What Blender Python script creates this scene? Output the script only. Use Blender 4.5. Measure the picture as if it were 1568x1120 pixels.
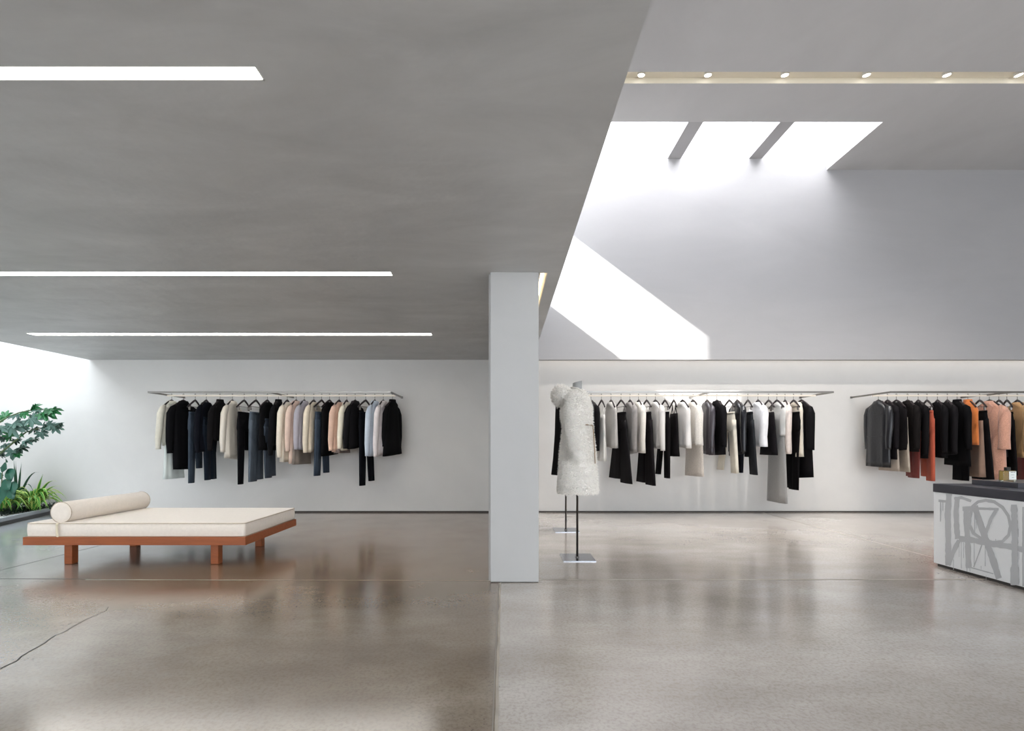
import bpy, math, random
from mathutils import Vector, Matrix
random.seed(7)
PI = math.pi
C = bpy.context.scene
for o in list(bpy.data.objects): bpy.data.objects.remove(o)

# ------------------------------------------------------------------ camera
F, CX, CY, EYE = 740.0, 772.0, 681.0, 1.1
cam = bpy.data.objects.new('camera', bpy.data.cameras.new('camera'))
C.collection.objects.link(cam); C.camera = cam
cam.location = (0, 0, EYE); cam.rotation_euler = (PI/2, 0, 0)
cam.data.sensor_fit = 'HORIZONTAL'; cam.data.sensor_width = 36
cam.data.lens = F/1568*36
cam.data.shift_x = (784-CX)/1568; cam.data.shift_y = (CY-560)/1568
cam.data.clip_start = .05

# ------------------------------------------------------------------ world, sun, exposure
w = bpy.data.worlds.new('sky'); C.world = w; w.use_nodes = True
bg = w.node_tree.nodes['Background']
bg.inputs[0].default_value = (.87, .93, 1.0, 1); bg.inputs[1].default_value = 5.0
sun = bpy.data.objects.new('sun', bpy.data.lights.new('sun', 'SUN'))
C.collection.objects.link(sun)
SUN = Vector((1.32, .5, -1.0))
sun.rotation_euler = SUN.to_track_quat('-Z', 'Y').to_euler()
sun.location = (-6, -2, 12)
sun.data.energy = 15.0; sun.data.angle = math.radians(.6); sun.data.color = (1, .98, .95)
C.view_settings.view_transform = 'Standard'; C.view_settings.look = 'None'
C.view_settings.gamma = 1; C.view_settings.use_curve_mapping = False
C.view_settings.exposure = 0.12
E_SKY_MAIN, E_SKY_LEFT, E_SLOT, E_COVE, E_SPOT = 17.0, 4.5, 21.0, 8.0, 230.0
def portal(name, loc, rot, sx, sy):
    l = bpy.data.lights.new(name, 'AREA'); l.shape = 'RECTANGLE'; l.size = sx; l.size_y = sy
    l.cycles.is_portal = True
    o = bpy.data.objects.new(name, l); o.location = loc; o.rotation_euler = rot
    C.collection.objects.link(o)
portal('window_portal', (-4.0, -3.15, 1.3), (-PI/2, 0, 0), 7.0, 2.2)
portal('window_portal', (4.9, -3.15, 2.2), (-PI/2, 0, 0), 7.0, 4.0)

# ------------------------------------------------------------------ materials
def lin(h):
    if isinstance(h, tuple): return (*h, 1)
    h = h.lstrip('#'); v = []
    for i in (0, 2, 4):
        c = int(h[i:i+2], 16)/255
        v.append(c/12.92 if c <= .04045 else ((c+.055)/1.055)**2.4)
    return (*v, 1)
_m = {}
def mat(name, col, rough=.6, metal=0, emit=0, spec=.5, sheen=0, noise=None, bump=None, trans=0, ior=1.45):
    """noise=(scale, amount, stretch)  bump=(scale, strength, distance)"""
    if name in _m: return _m[name]
    m = bpy.data.materials.new(name); m.use_nodes = True; nt = m.node_tree; N = nt.nodes; L = nt.links
    b = N['Principled BSDF']; c = lin(col)
    b.inputs['Base Color'].default_value = c; b.inputs['Roughness'].default_value = rough
    b.inputs['Metallic'].default_value = metal; b.inputs['Specular IOR Level'].default_value = spec
    b.inputs['IOR'].default_value = ior
    if sheen: b.inputs['Sheen Weight'].default_value = sheen
    if trans: b.inputs['Transmission Weight'].default_value = trans
    if emit:
        b.inputs['Emission Color'].default_value = c; b.inputs['Emission Strength'].default_value = emit
    if noise or bump:
        tc = N.new('ShaderNodeTexCoord')
    if noise:
        mp = N.new('ShaderNodeMapping'); mp.inputs['Scale'].default_value = noise[2] if len(noise) > 2 else (1, 1, 1)
        if len(noise) > 3: mp.inputs['Rotation'].default_value = noise[3]
        L.new(tc.outputs['Object'], mp.inputs[0])
        n = N.new('ShaderNodeTexNoise'); n.inputs['Scale'].default_value = noise[0]; n.inputs['Detail'].default_value = 6
        n.inputs['Roughness'].default_value = .62; n.inputs['Distortion'].default_value = .6
        L.new(mp.outputs[0], n.inputs[0])
        r = N.new('ShaderNodeValToRGB'); r.color_ramp.elements[0].position = .3; r.color_ramp.elements[1].position = .7
        a = noise[1]
        r.color_ramp.elements[0].color = (*[x*(1-a) for x in c[:3]], 1)
        r.color_ramp.elements[1].color = (*[min(1, x*(1+a)) for x in c[:3]], 1)
        L.new(n.outputs['Fac'], r.inputs[0]); L.new(r.outputs[0], b.inputs['Base Color'])
    if bump:
        n2 = N.new('ShaderNodeTexNoise'); n2.inputs['Scale'].default_value = bump[0]; n2.inputs['Detail'].default_value = 4
        L.new(tc.outputs['Object'], n2.inputs[0])
        bp = N.new('ShaderNodeBump'); bp.inputs['Strength'].default_value = bump[1]; bp.inputs['Distance'].default_value = bump[2]
        L.new(n2.outputs['Fac'], bp.inputs['Height']); L.new(bp.outputs[0], b.inputs['Normal'])
    _m[name] = m
    return m
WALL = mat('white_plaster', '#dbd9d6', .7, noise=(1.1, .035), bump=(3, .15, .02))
CEIL = mat('grey_plaster', '#b8b8b7', .42, noise=(1.6, .12, (.6, 1.6, 1), (0, 0, .5)), bump=(2.6, .5, .03))
CEILH = mat('high_ceiling_plaster', '#bcbbbb', .6, noise=(1.1, .05, (1, .6, 1)))
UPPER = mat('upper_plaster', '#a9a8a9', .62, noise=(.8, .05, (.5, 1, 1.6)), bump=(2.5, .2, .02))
COLM = mat('column_plaster', '#b4b3b1', .6, noise=(1.5, .03))
DARK = mat('gap_shade_paint', '#4a4643', .8)  # dark colour stands in for the shade in narrow gaps at floor level
STEEL = mat('brushed_steel', '#8d8a86', .35, metal=1)
DSTEEL = mat('dark_steel', '#4c4844', .4, metal=.9)
HOOK = mat('hook_steel', '#77716c', .35, metal=1)
HANGW = mat('dark_hanger_wood', '#2a2123', .38)
CREAMTROUGH = mat('cream_trough', '#f0e8d6', .6)

def floor_mat():
    m = bpy.data.materials.new('polished_concrete'); m.use_nodes = True; nt = m.node_tree; N = nt.nodes; L = nt.links
    b = N['Principled BSDF']; tc = N.new('ShaderNodeTexCoord')
    def noise(scale, det=6, st=(1, 1, 1), dist=.4):
        mp = N.new('ShaderNodeMapping'); mp.inputs['Scale'].default_value = st
        L.new(tc.outputs['Object'], mp.inputs[0])
        n = N.new('ShaderNodeTexNoise'); n.inputs['Scale'].default_value = scale; n.inputs['Detail'].default_value = det
        n.inputs['Distortion'].default_value = dist; n.inputs['Roughness'].default_value = .6
        L.new(mp.outputs[0], n.inputs[0]); return n.outputs['Fac']
    def ramp(f, stops):
        r = N.new('ShaderNodeValToRGB'); e = r.color_ramp.elements
        e[0].position, e[0].color = stops[0][0], lin(stops[0][1]); e[1].position, e[1].color = stops[-1][0], lin(stops[-1][1])
        for p, c in stops[1:-1]:
            x = e.new(p); x.color = lin(c)
        L.new(f, r.inputs[0]); return r.outputs[0]
    def mix(f, a, c, mode='MIX'):
        x = N.new('ShaderNodeMix'); x.data_type = 'RGBA'; x.blend_type = mode
        if isinstance(f, float): x.inputs[0].default_value = f
        else: L.new(f, x.inputs[0])
        L.new(a, x.inputs[6]); L.new(c, x.inputs[7]); return x.outputs[2]
    def math_(op, a, c):
        x = N.new('ShaderNodeMath'); x.operation = op; x.use_clamp = False
        for i, v in enumerate((a, c)):
            if isinstance(v, (float, int)): x.inputs[i].default_value = v
            else: L.new(v, x.inputs[i])
        return x.outputs[0]
    def rng(v, a, c):
        x = N.new('ShaderNodeMapRange'); x.inputs[1].default_value = a; x.inputs[2].default_value = c
        L.new(v, x.inputs[0]); return x.outputs[0]
    sep = N.new('ShaderNodeSeparateXYZ'); L.new(tc.outputs['Object'], sep.inputs[0])
    X, Y = sep.outputs[0], sep.outputs[1]
    n1 = noise(.55, 5, (1, 1.6, 1), 0); n2 = noise(2.2, 3, (1, 1, 1), 0)
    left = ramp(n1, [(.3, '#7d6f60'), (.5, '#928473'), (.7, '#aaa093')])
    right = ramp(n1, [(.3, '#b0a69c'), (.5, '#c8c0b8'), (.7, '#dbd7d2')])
    brown = ramp(n2, [(.2, '#806147'), (.8, '#a38566')])
    # the pours: warm brown slab in the middle left beyond the joint
    nz = math_('MULTIPLY', math_('SUBTRACT', n1, .5), 3.0)
    mb = math_('MULTIPLY', rng(math_('ADD', X, nz), -4.3, -2.4), rng(math_('ADD', Y, math_('MULTIPLY', nz, .3)), 3.2, 4.3))
    mb = math_('MULTIPLY', mb, .75)
    lc = mix(mb, left, brown)
    # garden light painted into the floor: paler and bluer towards the garden end
    mg = rng(math_('ADD', X, nz), -2.6, -5.2)
    grey = ramp(n1, [(.3, '#adb3b6'), (.7, '#c6cbce')])
    lc = mix(mg, lc, grey)
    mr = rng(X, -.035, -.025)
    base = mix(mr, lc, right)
    fine = noise(60, 4)
    spk = ramp(fine, [(.35, '#d6d2cc'), (.55, '#ffffff'), (.7, '#ffffff')])
    base = mix(.55, base, spk, 'MULTIPLY')
    blot = ramp(noise(1.6, 5, (.6, 1.4, 1), 0), [(.3, '#c9c4be'), (.7, '#ffffff')])
    base = mix(.6, base, blot, 'MULTIPLY')
    # exposed aggregate specks along the long joint
    vo = N.new('ShaderNodeTexVoronoi'); vo.inputs['Scale'].default_value = 55; L.new(tc.outputs['Object'], vo.inputs[0])
    near = math_('MULTIPLY', rng(X, -.35, -.06), rng(X, .02, -.03))
    sp = math_('MULTIPLY', rng(vo.outputs['Distance'], .22, .1), math_('MULTIPLY', near, rng(noise(7), .5, .62)))
    dk = N.new('ShaderNodeRGB'); dk.outputs[0].default_value = lin('#4a4540')
    base = mix(sp, base, dk.outputs[0])
    L.new(base, b.inputs['Base Color'])
    rr = N.new('ShaderNodeMapRange'); rr.inputs[1].default_value = .3; rr.inputs[2].default_value = .7
    rr.inputs[3].default_value = .15; rr.inputs[4].default_value = .255
    L.new(n2, rr.inputs[0]); L.new(rr.outputs[0], b.inputs['Roughness'])
    b.inputs['Specular IOR Level'].default_value = .5
    b.inputs['Coat Weight'].default_value = .8; b.inputs['Coat Roughness'].default_value = .16
    bp = N.new('ShaderNodeBump'); bp.inputs['Strength'].default_value = .05; bp.inputs['Distance'].default_value = .01
    L.new(noise(5, 3), bp.inputs['Height']); L.new(bp.outputs[0], b.inputs['Normal'])
    return m
FLOOR = floor_mat()

# ------------------------------------------------------------------ mesh helpers
class MB:
    def __init__(s): s.v = []; s.f = []; s.mi = []
    def add(s, vs, fs, mi=0):
        b = len(s.v); s.v += [tuple(v) for v in vs]
        for f in fs: s.f.append(tuple(i+b for i in f)); s.mi.append(mi)
    def box(s, x0, x1, y0, y1, z0, z1, mi=0):
        s.add([(x0,y0,z0),(x1,y0,z0),(x1,y1,z0),(x0,y1,z0),(x0,y0,z1),(x1,y0,z1),(x1,y1,z1),(x0,y1,z1)],
              [(0,3,2,1),(4,5,6,7),(0,1,5,4),(1,2,6,5),(2,3,7,6),(3,0,4,7)], mi)
    def loft(s, rings, caps=(True, True), mi=0):
        n = len(rings[0]); vs = [p for r in rings for p in r]; fs = []
        for i in range(len(rings)-1):
            for j in range(n):
                k = (j+1) % n
                fs.append((i*n+j, i*n+k, (i+1)*n+k, (i+1)*n+j))
        if caps[0]: fs.append(tuple(reversed(range(n))))
        if caps[1]: fs.append(tuple((len(rings)-1)*n+j for j in range(n)))
        s.add(vs, fs, mi)
    def tube(s, pts, rad, n=10, flat=1.0, mi=0, caps=(True, True)):
        pts = [Vector(p) for p in pts]; rings = []; ref = Vector((0, 1, 0))
        for i, p in enumerate(pts):
            d = (pts[min(i+1, len(pts)-1)]-pts[max(i-1, 0)]).normalized()
            if abs(d.dot(ref)) > .95: ref = Vector((1, 0, .1)).normalized()
            a = ref.cross(d).normalized(); b_ = d.cross(a).normalized()
            r = rad[i] if isinstance(rad, (list, tuple)) else rad
            rings.append([p + a*r*math.cos(2*PI*k/n) + b_*r*flat*math.sin(2*PI*k/n) for k in range(n)])
        s.loft(rings, caps, mi)
    def prism(s, poly, axis, a0, a1, mi=0):
        """poly: 2D outline extruded along axis ('x','y','z')"""
        n = len(poly)
        def P(u, v, a): return {'x': (a, u, v), 'y': (u, a, v), 'z': (u, v, a)}[axis]
        vs = [P(u, v, a0) for u, v in poly]+[P(u, v, a1) for u, v in poly]
        fs = [tuple(reversed(range(n))), tuple(range(n, 2*n))]+[(i, (i+1) % n, n+(i+1) % n, n+i) for i in range(n)]
        s.add(vs, fs, mi)
    def build(s, name, m, parent=None, bevel=0, smooth=False, segs=2, sub=0):
        me = bpy.data.meshes.new(name); me.from_pydata(s.v, [], s.f)
        for mm in (m if isinstance(m, (list, tuple)) else [m]): me.materials.append(mm)
        me.polygons.foreach_set('material_index', s.mi)
        me.validate(); me.update()
        import bmesh
        bm = bmesh.new(); bm.from_mesh(me); bmesh.ops.recalc_face_normals(bm, faces=bm.faces); bm.to_mesh(me); bm.free()
        if smooth: me.polygons.foreach_set('use_smooth', [True]*len(me.polygons))
        o = bpy.data.objects.new(name, me); C.collection.objects.link(o)
        if parent: o.parent = parent
        if bevel:
            md = o.modifiers.new('bevel', 'BEVEL'); md.width = bevel; md.segments = segs; md.limit_method = 'ANGLE'
            md.harden_normals = False
        if sub:
            md = o.modifiers.new('sub', 'SUBSURF'); md.levels = sub; md.render_levels = sub
        return o
def bx(*a):
    m = MB(); m.box(*a); return m
def tag(o, label=None, cat=None, group=None, kind=None):
    if label: o['label'] = label
    if cat: o['category'] = cat
    if group: o['group'] = group
    if kind: o['kind'] = kind
    return o
def thing(name, label, cat, loc=(0, 0, 0), rz=0, group=None):
    o = bpy.data.objects.new(name, None); C.collection.objects.link(o)
    o.location = loc; o.rotation_euler = (0, 0, rz); o.empty_display_size = .1
    return tag(o, label, cat, group)
def struct(o): o['kind'] = 'structure'; return o
def copy_tree(o, parent=None):
    c = o.copy(); C.collection.objects.link(c); c.parent = parent
    for ch in o.children: copy_tree(ch, c)
    return c
def holes_slab(x0, x1, y0, y1, z0, z1, holes):
    """horizontal slab with rectangular holes through it"""
    m = MB()
    xs = sorted({x0, x1, *[h[0] for h in holes], *[h[1] for h in holes]}); xs = [x for x in xs if x0 <= x <= x1]
    ys = sorted({y0, y1, *[h[2] for h in holes], *[h[3] for h in holes]}); ys = [y for y in ys if y0 <= y <= y1]
    def solid(i, j):
        if i < 0 or j < 0 or i >= len(xs)-1 or j >= len(ys)-1: return False
        cx, cy = (xs[i]+xs[i+1])/2, (ys[j]+ys[j+1])/2
        return not any(h[0] < cx < h[1] and h[2] < cy < h[3] for h in holes)
    for i in range(len(xs)-1):
        for j in range(len(ys)-1):
            if not solid(i, j): continue
            a, b, c, d = xs[i], xs[i+1], ys[j], ys[j+1]
            m.add([(a,c,z0),(b,c,z0),(b,d,z0),(a,d,z0)], [(0,3,2,1)]); m.add([(a,c,z1),(b,c,z1),(b,d,z1),(a,d,z1)], [(0,1,2,3)])
            if not solid(i-1, j): m.add([(a,c,z0),(a,d,z0),(a,d,z1),(a,c,z1)], [(0,1,2,3)])
            if not solid(i+1, j): m.add([(b,c,z0),(b,d,z0),(b,d,z1),(b,c,z1)], [(0,1,2,3)])
            if not solid(i, j-1): m.add([(a,c,z0),(b,c,z0),(b,c,z1),(a,c,z1)], [(0,1,2,3)])
            if not solid(i, j+1): m.add([(a,d,z0),(b,d,z0),(b,d,z1),(a,d,z1)], [(0,1,2,3)])
    return m
def px2z(y, D=7.41): return EYE+(CY-y)*D/F
def px2x(x, D=7.41): return (x-CX)*D/F

# ------------------------------------------------------------------ the room
XL, XR, YB, YF = -8.3, 9.5, 7.83, -3.2
ZC, ZT = 2.472, 5.42         # low ceiling, high ceiling
XE = .455                    # edge of the low ceiling
XG = -6.72                   # garden edge of the low ceiling
YU = 7.6                     # upper wall plane
floor = struct(bx(XL-.2, XR+.2, YF-.2, YB+.2, -.15, 0).build('floor', FLOOR))
wb = struct(bx(XL, XR, YB, YB+.2, 0, 3.75).build('wall_back', WALL))
wl = struct(bx(XL-.2, XL, YF, YB+.2, 0, 3.75).build('wall_left', WALL))
struct(bx(XR, XR+.2, YF, YB+.2, 0, 6.9).build('wall_right', WALL))
# front wall behind the camera with two wide shop windows
m = MB()
m.box(XL, XR, YF-.2, YF, 0, .2); m.box(XL, -7.5, YF-.2, YF, .2, 6.9); m.box(-.5, 1.4, YF-.2, YF, .2, 6.9)
m.box(8.4, XR, YF-.2, YF, .2, 6.9); m.box(-7.5, -.5, YF-.2, YF, 2.4, 6.9); m.box(1.4, 8.4, YF-.2, YF, 4.2, 6.9)
struct(m.build('wall_front', WALL))
for k, (a, b, h) in enumerate([(-7.5, -.5, 2.4), (1.4, 8.4, 4.2)]):
    m = MB(); n = 4
    for i in range(n+1):
        x = a+(b-a)*i/n; m.box(x-.025, x+.025, YF-.12, YF-.06, .2, h)
    m.box(a, b, YF-.12, YF-.06, .2, .25); m.box(a, b, YF-.12, YF-.06, h-.05, h)
    struct(m.build('window_%d' % (k+1), DSTEEL))

# low ceiling with its light slots
SL = [(-5.9, -.9, 1.751, 1.822), (-5.9, -.9, 3.84, 3.93), (-5.9, -.9, 5.955, 6.08), (.285, .348, 3.86, 7.3)]
ceil_low = struct(holes_slab(XG, XE, YF, YB, ZC, ZC+.12, SL).build('ceiling_low', CEIL))
m = MB(); m.box(XG, XE, YF, YB, ZC+.30, ZC+.36)
struct(m.build('ceiling_low_roof', CEIL))
struct(bx(XG, XG+.1, YF, YB, ZC+.1, 3.75).build('wall_garden_fascia', WALL))
# fin wall that ends in the square column
struct(bx(-.125, .262, 3.9, YB, 0, ZC).build('wall_fin', COLM))
col = struct(bx(-.109, .275, 3.845, 3.985, .006, ZC).build('trim_1', COLM, bevel=.003))
struct(bx(-.105, .270, 3.85, 3.95, 0, .006).build('trim_2', DARK))

# high volume: its left wall stands on the low roof and has an added unseen opening, shaped to cast the sun patch
def back(X, z, xw=XE-.0):
    t = (X-xw)/SUN.x
    return (YU+.0-t*SUN.y, z-t*SUN.z)
hole = [back(.46, 4.90), back(3.27, 2.80), back(3.26, 2.0), back(2.42, 2.0), back(.46, 3.48)]
ys0, ys1, zs0, zs1 = 5.5, YU+.1, ZC+.12, 6.9
def wall_with_poly(poly, x0, x1):
    """vertical wall in the YZ plane with a polygonal opening, both faces and the reveal"""
    import bmesh
    bm = bmesh.new()
    outer = [(YF, ZC+.12), (YB, ZC+.12), (YB, 6.9), (YF, 6.9)]
    from mathutils.geometry import tessellate_polygon
    pts = [Vector((y, z, 0)) for y, z in outer]; hp = [Vector((y, z, 0)) for y, z in poly]
    tris = tessellate_polygon([pts, hp]); allp = pts+hp
    mb = MB()
    for x in (x0, x1): mb.add([(x, p.x, p.y) for p in allp], [tuple(t) for t in tris])
    for loop in (outer, poly):
        n = len(loop)
        for i in range(n):
            a, b = loop[i], loop[(i+1) % n]
            mb.add([(x0, *a), (x1, *a), (x1, *b), (x0, *b)], [(0, 1, 2, 3)])
    bm.free(); return mb
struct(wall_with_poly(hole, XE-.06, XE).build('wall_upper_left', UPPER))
hc = [sum(p[i] for p in hole)/len(hole) for i in (0, 1)]
portal('sun_opening_portal', (XE-.1, hc[0], hc[1]), (0, -PI/2, 0), 2.0, 1.4)
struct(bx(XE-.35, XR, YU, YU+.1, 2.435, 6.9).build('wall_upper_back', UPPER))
TR = (XE, XR, 5.60, 5.785); SK = (XE, 5.07, 6.47, YU)
struct(holes_slab(XE, XR, YF, YU, ZT, ZT+.14, [TR, SK]).build('ceiling_high', CEILH))
m = MB(); m.box(XE, 5.17, 6.37, 6.47, ZT+.14, 6.75); m.box(5.07, 5.17, 6.47, YU, ZT+.14, 6.75)
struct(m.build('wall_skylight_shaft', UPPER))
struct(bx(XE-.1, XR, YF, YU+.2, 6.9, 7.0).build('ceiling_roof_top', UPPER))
for xa, xb in ((2.572, 2.777), (3.852, 4.052)):
    m = bx(xa, xb, 6.47, YU, 5.60, 6.1); o = m.build('skylight_beam', UPPER)
    o['kind'] = 'structure'; o.name = 'trim_%d' % (3 if xa < 3 else 4)
SKYP = mat('skylight_glow', (.96, .97, 1.0), .5, emit=E_SKY_MAIN)
struct(bx(XE, 5.07, 6.47, YU, 6.70, 6.72).build('window_skylight', SKYP))
SKYL = mat('garden_skylight_glow', (.86, .93, 1.0), .5, emit=E_SKY_LEFT)
struct(bx(XL, XG, YF, YB, 3.70, 3.72).build('window_garden_skylight', SKYL))
# trough in the high ceiling
m = MB(); m.box(XE, XR, 5.5995, 5.6045, ZT+.004, ZT+.22); m.box(XE, XR, 5.7805, 5.7855, ZT+.004, ZT+.22); m.box(XE, XR, 5.56, 5.82, ZT+.07, ZT+.24)
struct(m.build('ceiling_trough', CREAMTROUGH))
LEDW = mat('led_warm', (1.0, .90, .74), .5, emit=2.5)
LED = mat('led_white', (1.0, .985, .96), .5, emit=E_SLOT)
COVE = mat('led_cove', (1.0, .95, .88), .5, emit=E_COVE)
SPOT = mat('spot_lens', (1.0, .98, .94), .5, emit=6)
WHITE = mat('white_metal', '#e8e6e0', .4)
lab = ['shortest visible recessed linear light, nearest to the viewer in the low grey ceiling',
       'recessed linear light in the low ceiling, middle one of the three parallel strips',
       'thin recessed linear light in the low ceiling, nearest the back wall',
       'warm linear light slot in the low ceiling running along the white column']
for (a, b, c, d), lb in zip(SL, lab):
    t = thing('linear_light', lb, 'ceiling light', ((a+b)/2, (c+d)/2, ZC+.1), 0, 'linear slot lights in the low ceiling')
    X0, Y0, Z0 = t.location
    m = MB(); m.box(a-X0, b-X0, c-Y0, d-Y0, .03, .08)
    e = .006
    for q in ((a, a+e, c, d), (b-e, b, c, d), (a, b, c, c+e), (a, b, d-e, d)):
        m.box(q[0]-X0, q[1]-X0, q[2]-Y0, q[3]-Y0, -.1, .03)
    m.build('housing', CREAMTROUGH if a > 0 else WHITE, t)
    dz = -.082 if a < 0 else .0
    bx(a+e-X0, b-e-X0, c+e-Y0, d-e-Y0, dz, dz+.01).build('diffuser', LEDW if a > 0 else LED, t)
# cove behind the soffit of the upper wall
struct(bx(.275, XR, 7.70, YB, 2.80, 2.85).build('ceiling_cove', WALL))
t = thing('cove_light', 'continuous warm cove light hidden above the right clothing racks', 'ceiling light', (4.9, 7.76, 2.72))
bx(-4.6, 4.6, -.03, .03, 0, .02).build('diffuser', COVE, t)
bx(-4.6, 4.6, -.04, .04, .02, .08).build('housing', WHITE, t)
# adjustable round spots in the trough
sp = [(982, 'leftmost'), (1084, 'second from left'), (1202, 'third from left'), (1327, 'fourth from left'), (1450, 'fifth from left'), (1560, 'rightmost')]
pos = ['next to the low ceiling edge', 'over the left skylight bay', 'over the right skylight beam', 'over the right end of the skylight', 'past the skylight', 'at the right picture edge']
proto = None
for i, (x, nm) in enumerate(sp):
    X = px2x(x, 5.69)
    if proto is None:
        t = thing('ceiling_spotlight', '', 'spotlight', (X, 5.69, ZT+.035), 0, 'round spotlights in the cream ceiling trough')
        t.rotation_euler = (math.radians(12), 0, math.radians(15))
        m = MB(); m.tube([(0, 0, .03), (0, 0, 0)], .045, 20, caps=(True, False)); m.build('lamp_body', WHITE, t)
        m = MB(); m.tube([(0, 0, .006), (0, 0, -.004)], [.046, .046], 24); m.tube([(0, 0, .012), (0, 0, -.006)], .03, 24); m.build('trim_ring', WHITE, t)
        m = MB(); m.tube([(0, 0, 0), (0, 0, -.008)], .036, 20); m.build('lens', SPOT, t)
        m = MB(); m.tube([(0, 0, .02), (0, 0, .08)], .012, 8); m.build('stem', WHITE, t)
        ld = bpy.data.lights.new('beam', 'SPOT'); ld.energy = E_SPOT; ld.color = (1, .93, .85); ld.spot_size = math.radians(75); ld.spot_blend = .8; ld.shadow_soft_size = .035
        lo = bpy.data.objects.new('beam', ld); C.collection.objects.link(lo); lo.parent = t; lo.location = (0, 0, -.012)
        proto = t
    else:
        t = copy_tree(proto); t.location.x = X; t.rotation_euler = (math.radians(12), 0, math.radians(15-14*i))
    t['label'] = '%s white spotlight in the cream trough, %s' % (nm, pos[i])
# solid dark strips stand in for the shadow gap at the back wall foot
struct(bx(XL, -.13, YB-.012, YB, 0, .022).build('shade_strip_back', DARK))
struct(bx(.265, XR, YB-.012, YB, 0, .022).build('shade_strip_back_right', DARK))

# ------------------------------------------------------------------ floor joints and the crack
def strip(pts, wd, name, m, z=.0012):
    mb = MB(); n = len(pts)
    P = [Vector((*p, 0)) for p in pts]; vs = []
    for i, p in enumerate(P):
        d = (P[min(i+1, n-1)]-P[max(i-1, 0)]).normalized(); nn = Vector((-d.y, d.x, 0))
        ww = wd[i] if isinstance(wd, list) else wd
        vs += [tuple(p+nn*ww/2+Vector((0, 0, z))), tuple(p-nn*ww/2+Vector((0, 0, z)))]
    mb.add(vs, [(2*i, 2*i+1, 2*i+3, 2*i+2) for i in range(n-1)])
    o = mb.build(name, m, floor); o['kind'] = 'structure'; return o
def fl(x, y):
    D = F*EYE/(y-CY); return (px2x(x, D), D)
JL = mat('joint_light', '#aea598', .6, noise=(9, .15)); JD = mat('joint_dark', '#3c3a38', .7)
JM = mat('joint_mid', '#8f877d', .6)
def wob(p, q, n, a):
    return [(p[0]+(q[0]-p[0])*i/n+random.uniform(-a, a), p[1]+(q[1]-p[1])*i/n+random.uniform(-a, a)) for i in range(n+1)]
strip(wob((-3.4, 3.93), (-.11, 3.90), 30, .004), [.009+random.uniform(-.004, .006) for _ in range(31)], 'joint', JL)
strip(wob((.28, 3.93), (9.4, 3.95), 70, .004), [.02+random.uniform(-.008, .01) for _ in range(71)], 'joint', JL)
strip([(-8.2, 3.98), (-3.3, 3.95)], .008, 'joint', JD)
strip([(-4.4, -3), (-4.4, 7.8)], .007, 'joint', JD) if False else strip([(-4.4, 4.1), (-4.4, 7.8)], .007, 'joint', JD)
strip(wob((-.03, -3), (-.03, 3.84), 60, .003), [.012+random.uniform(-.003, .004) for _ in range(61)], 'joint', JL)
strip([(-.045, -3), (-.045, 3.84)], .006, 'joint', JM, .0008)
strip([(4.17, 3.95), (4.17, 7.8)], .01, 'joint', JL)
ck = [(0, 550), (30, 533), (60, 520), (85, 508), (100, 490), (112, 482), (150, 460), (180, 445), (215, 425), (235, 408), (270, 385), (300, 376), (320, 365), (350, 345), (380, 330), (420, 308), (450, 295), (485, 280), (510, 268), (520, 250)]
strip([fl(a/3.136, 850+b/3.136) for a, b in ck], [.008]*10+[.006, .005, .005, .005, .005, .004, .004, .003, .003, .002], 'crack', JD)

# ------------------------------------------------------------------ daybed
WOOD = mat('cherry_wood', '#94502a', .42, noise=(3, .16, (1, 14, 14)))
CREAM = mat('cream_linen', '#e4dace', .9, sheen=.3, noise=(40, .04), bump=(400, .1, .002))
PIPE = mat('linen_piping', '#b9aa97', .9)
GAPM = mat('slat_shadow', '#2a2320', .9)
D0 = 4.33; s0 = F/D0
xa, xb = px2x(34.6, D0), px2x(376, D0); zt = EYE-(823-CY)/s0; zb = EYE-(835.5-CY)/s0
dep = D0*.2446
bed = thing('daybed', 'low wooden daybed with cream mattress standing on the concrete floor', 'daybed', ((xa+xb)/2, D0+dep/2, 0))
L, W = (xb-xa)/2, dep/2
m = MB(); th = .035
m.box(-L, L, -W, -W+th, zb, zt); m.box(-L, L, W-th, W, zb, zt); m.box(-L, -L+th, -W+th, W-th, zb, zt); m.box(L-th, L, -W+th, W-th, zb, zt)
m.build('frame', WOOD, bed, bevel=.003)
m = MB()
for i in range(9):
    y = -W+.08+i*(2*W-.16)/8; m.box(-L+th, L-th, y-.03, y+.03, zb+.02, zt-.006)
m.build('slat_base', WOOD, bed)
for lx, ly in ((109.3, 0), (331.8, 0), (207, 1), (398, 1)):
    Dl = 4.47 if not ly else 4.47*1.172
    X = px2x(lx, Dl); o = bx(-.036, .036, -.036, .036, 0, zb+.02).build('leg', WOOD, bed, bevel=.006)
    o.location = (X-bed.location.x, Dl-bed.location.y, 0)
def cushion(x0, x1, y0, y1, z0, z1, r, name, m, parent, puff=.01):
    import bmesh
    mb = MB(); nx, ny = 24, 14
    # rounded box from a superellipse loft
    rings = []
    for k, (t, ins) in enumerate([(0, .03), (0, .012), (.06, .002), (.12, -.001), (.5, -puff*.4), (.88, -.001), (.94, .002), (1, .010), (1, .03)]):
        z = z0+(z1-z0)*t; ring = []
        a0, a1, b0, b1 = x0+ins, x1-ins, y0+ins, y1-ins
        rc = r
        for cx, cy, s in ((a1-rc, b1-rc, 0), (a0+rc, b1-rc, 1), (a0+rc, b0+rc, 2), (a1-rc, b0+rc, 3)):
            for q in range(5):
                an = PI/2*(s+q/4); ring.append((cx+rc*math.cos(an), cy+rc*math.sin(an), z))
        rings.append(ring)
    mb.loft(rings)
    return mb.build(name, m, parent, smooth=True)
mz0, mz1 = zt-.004, EYE-(801.5-CY)/s0
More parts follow.
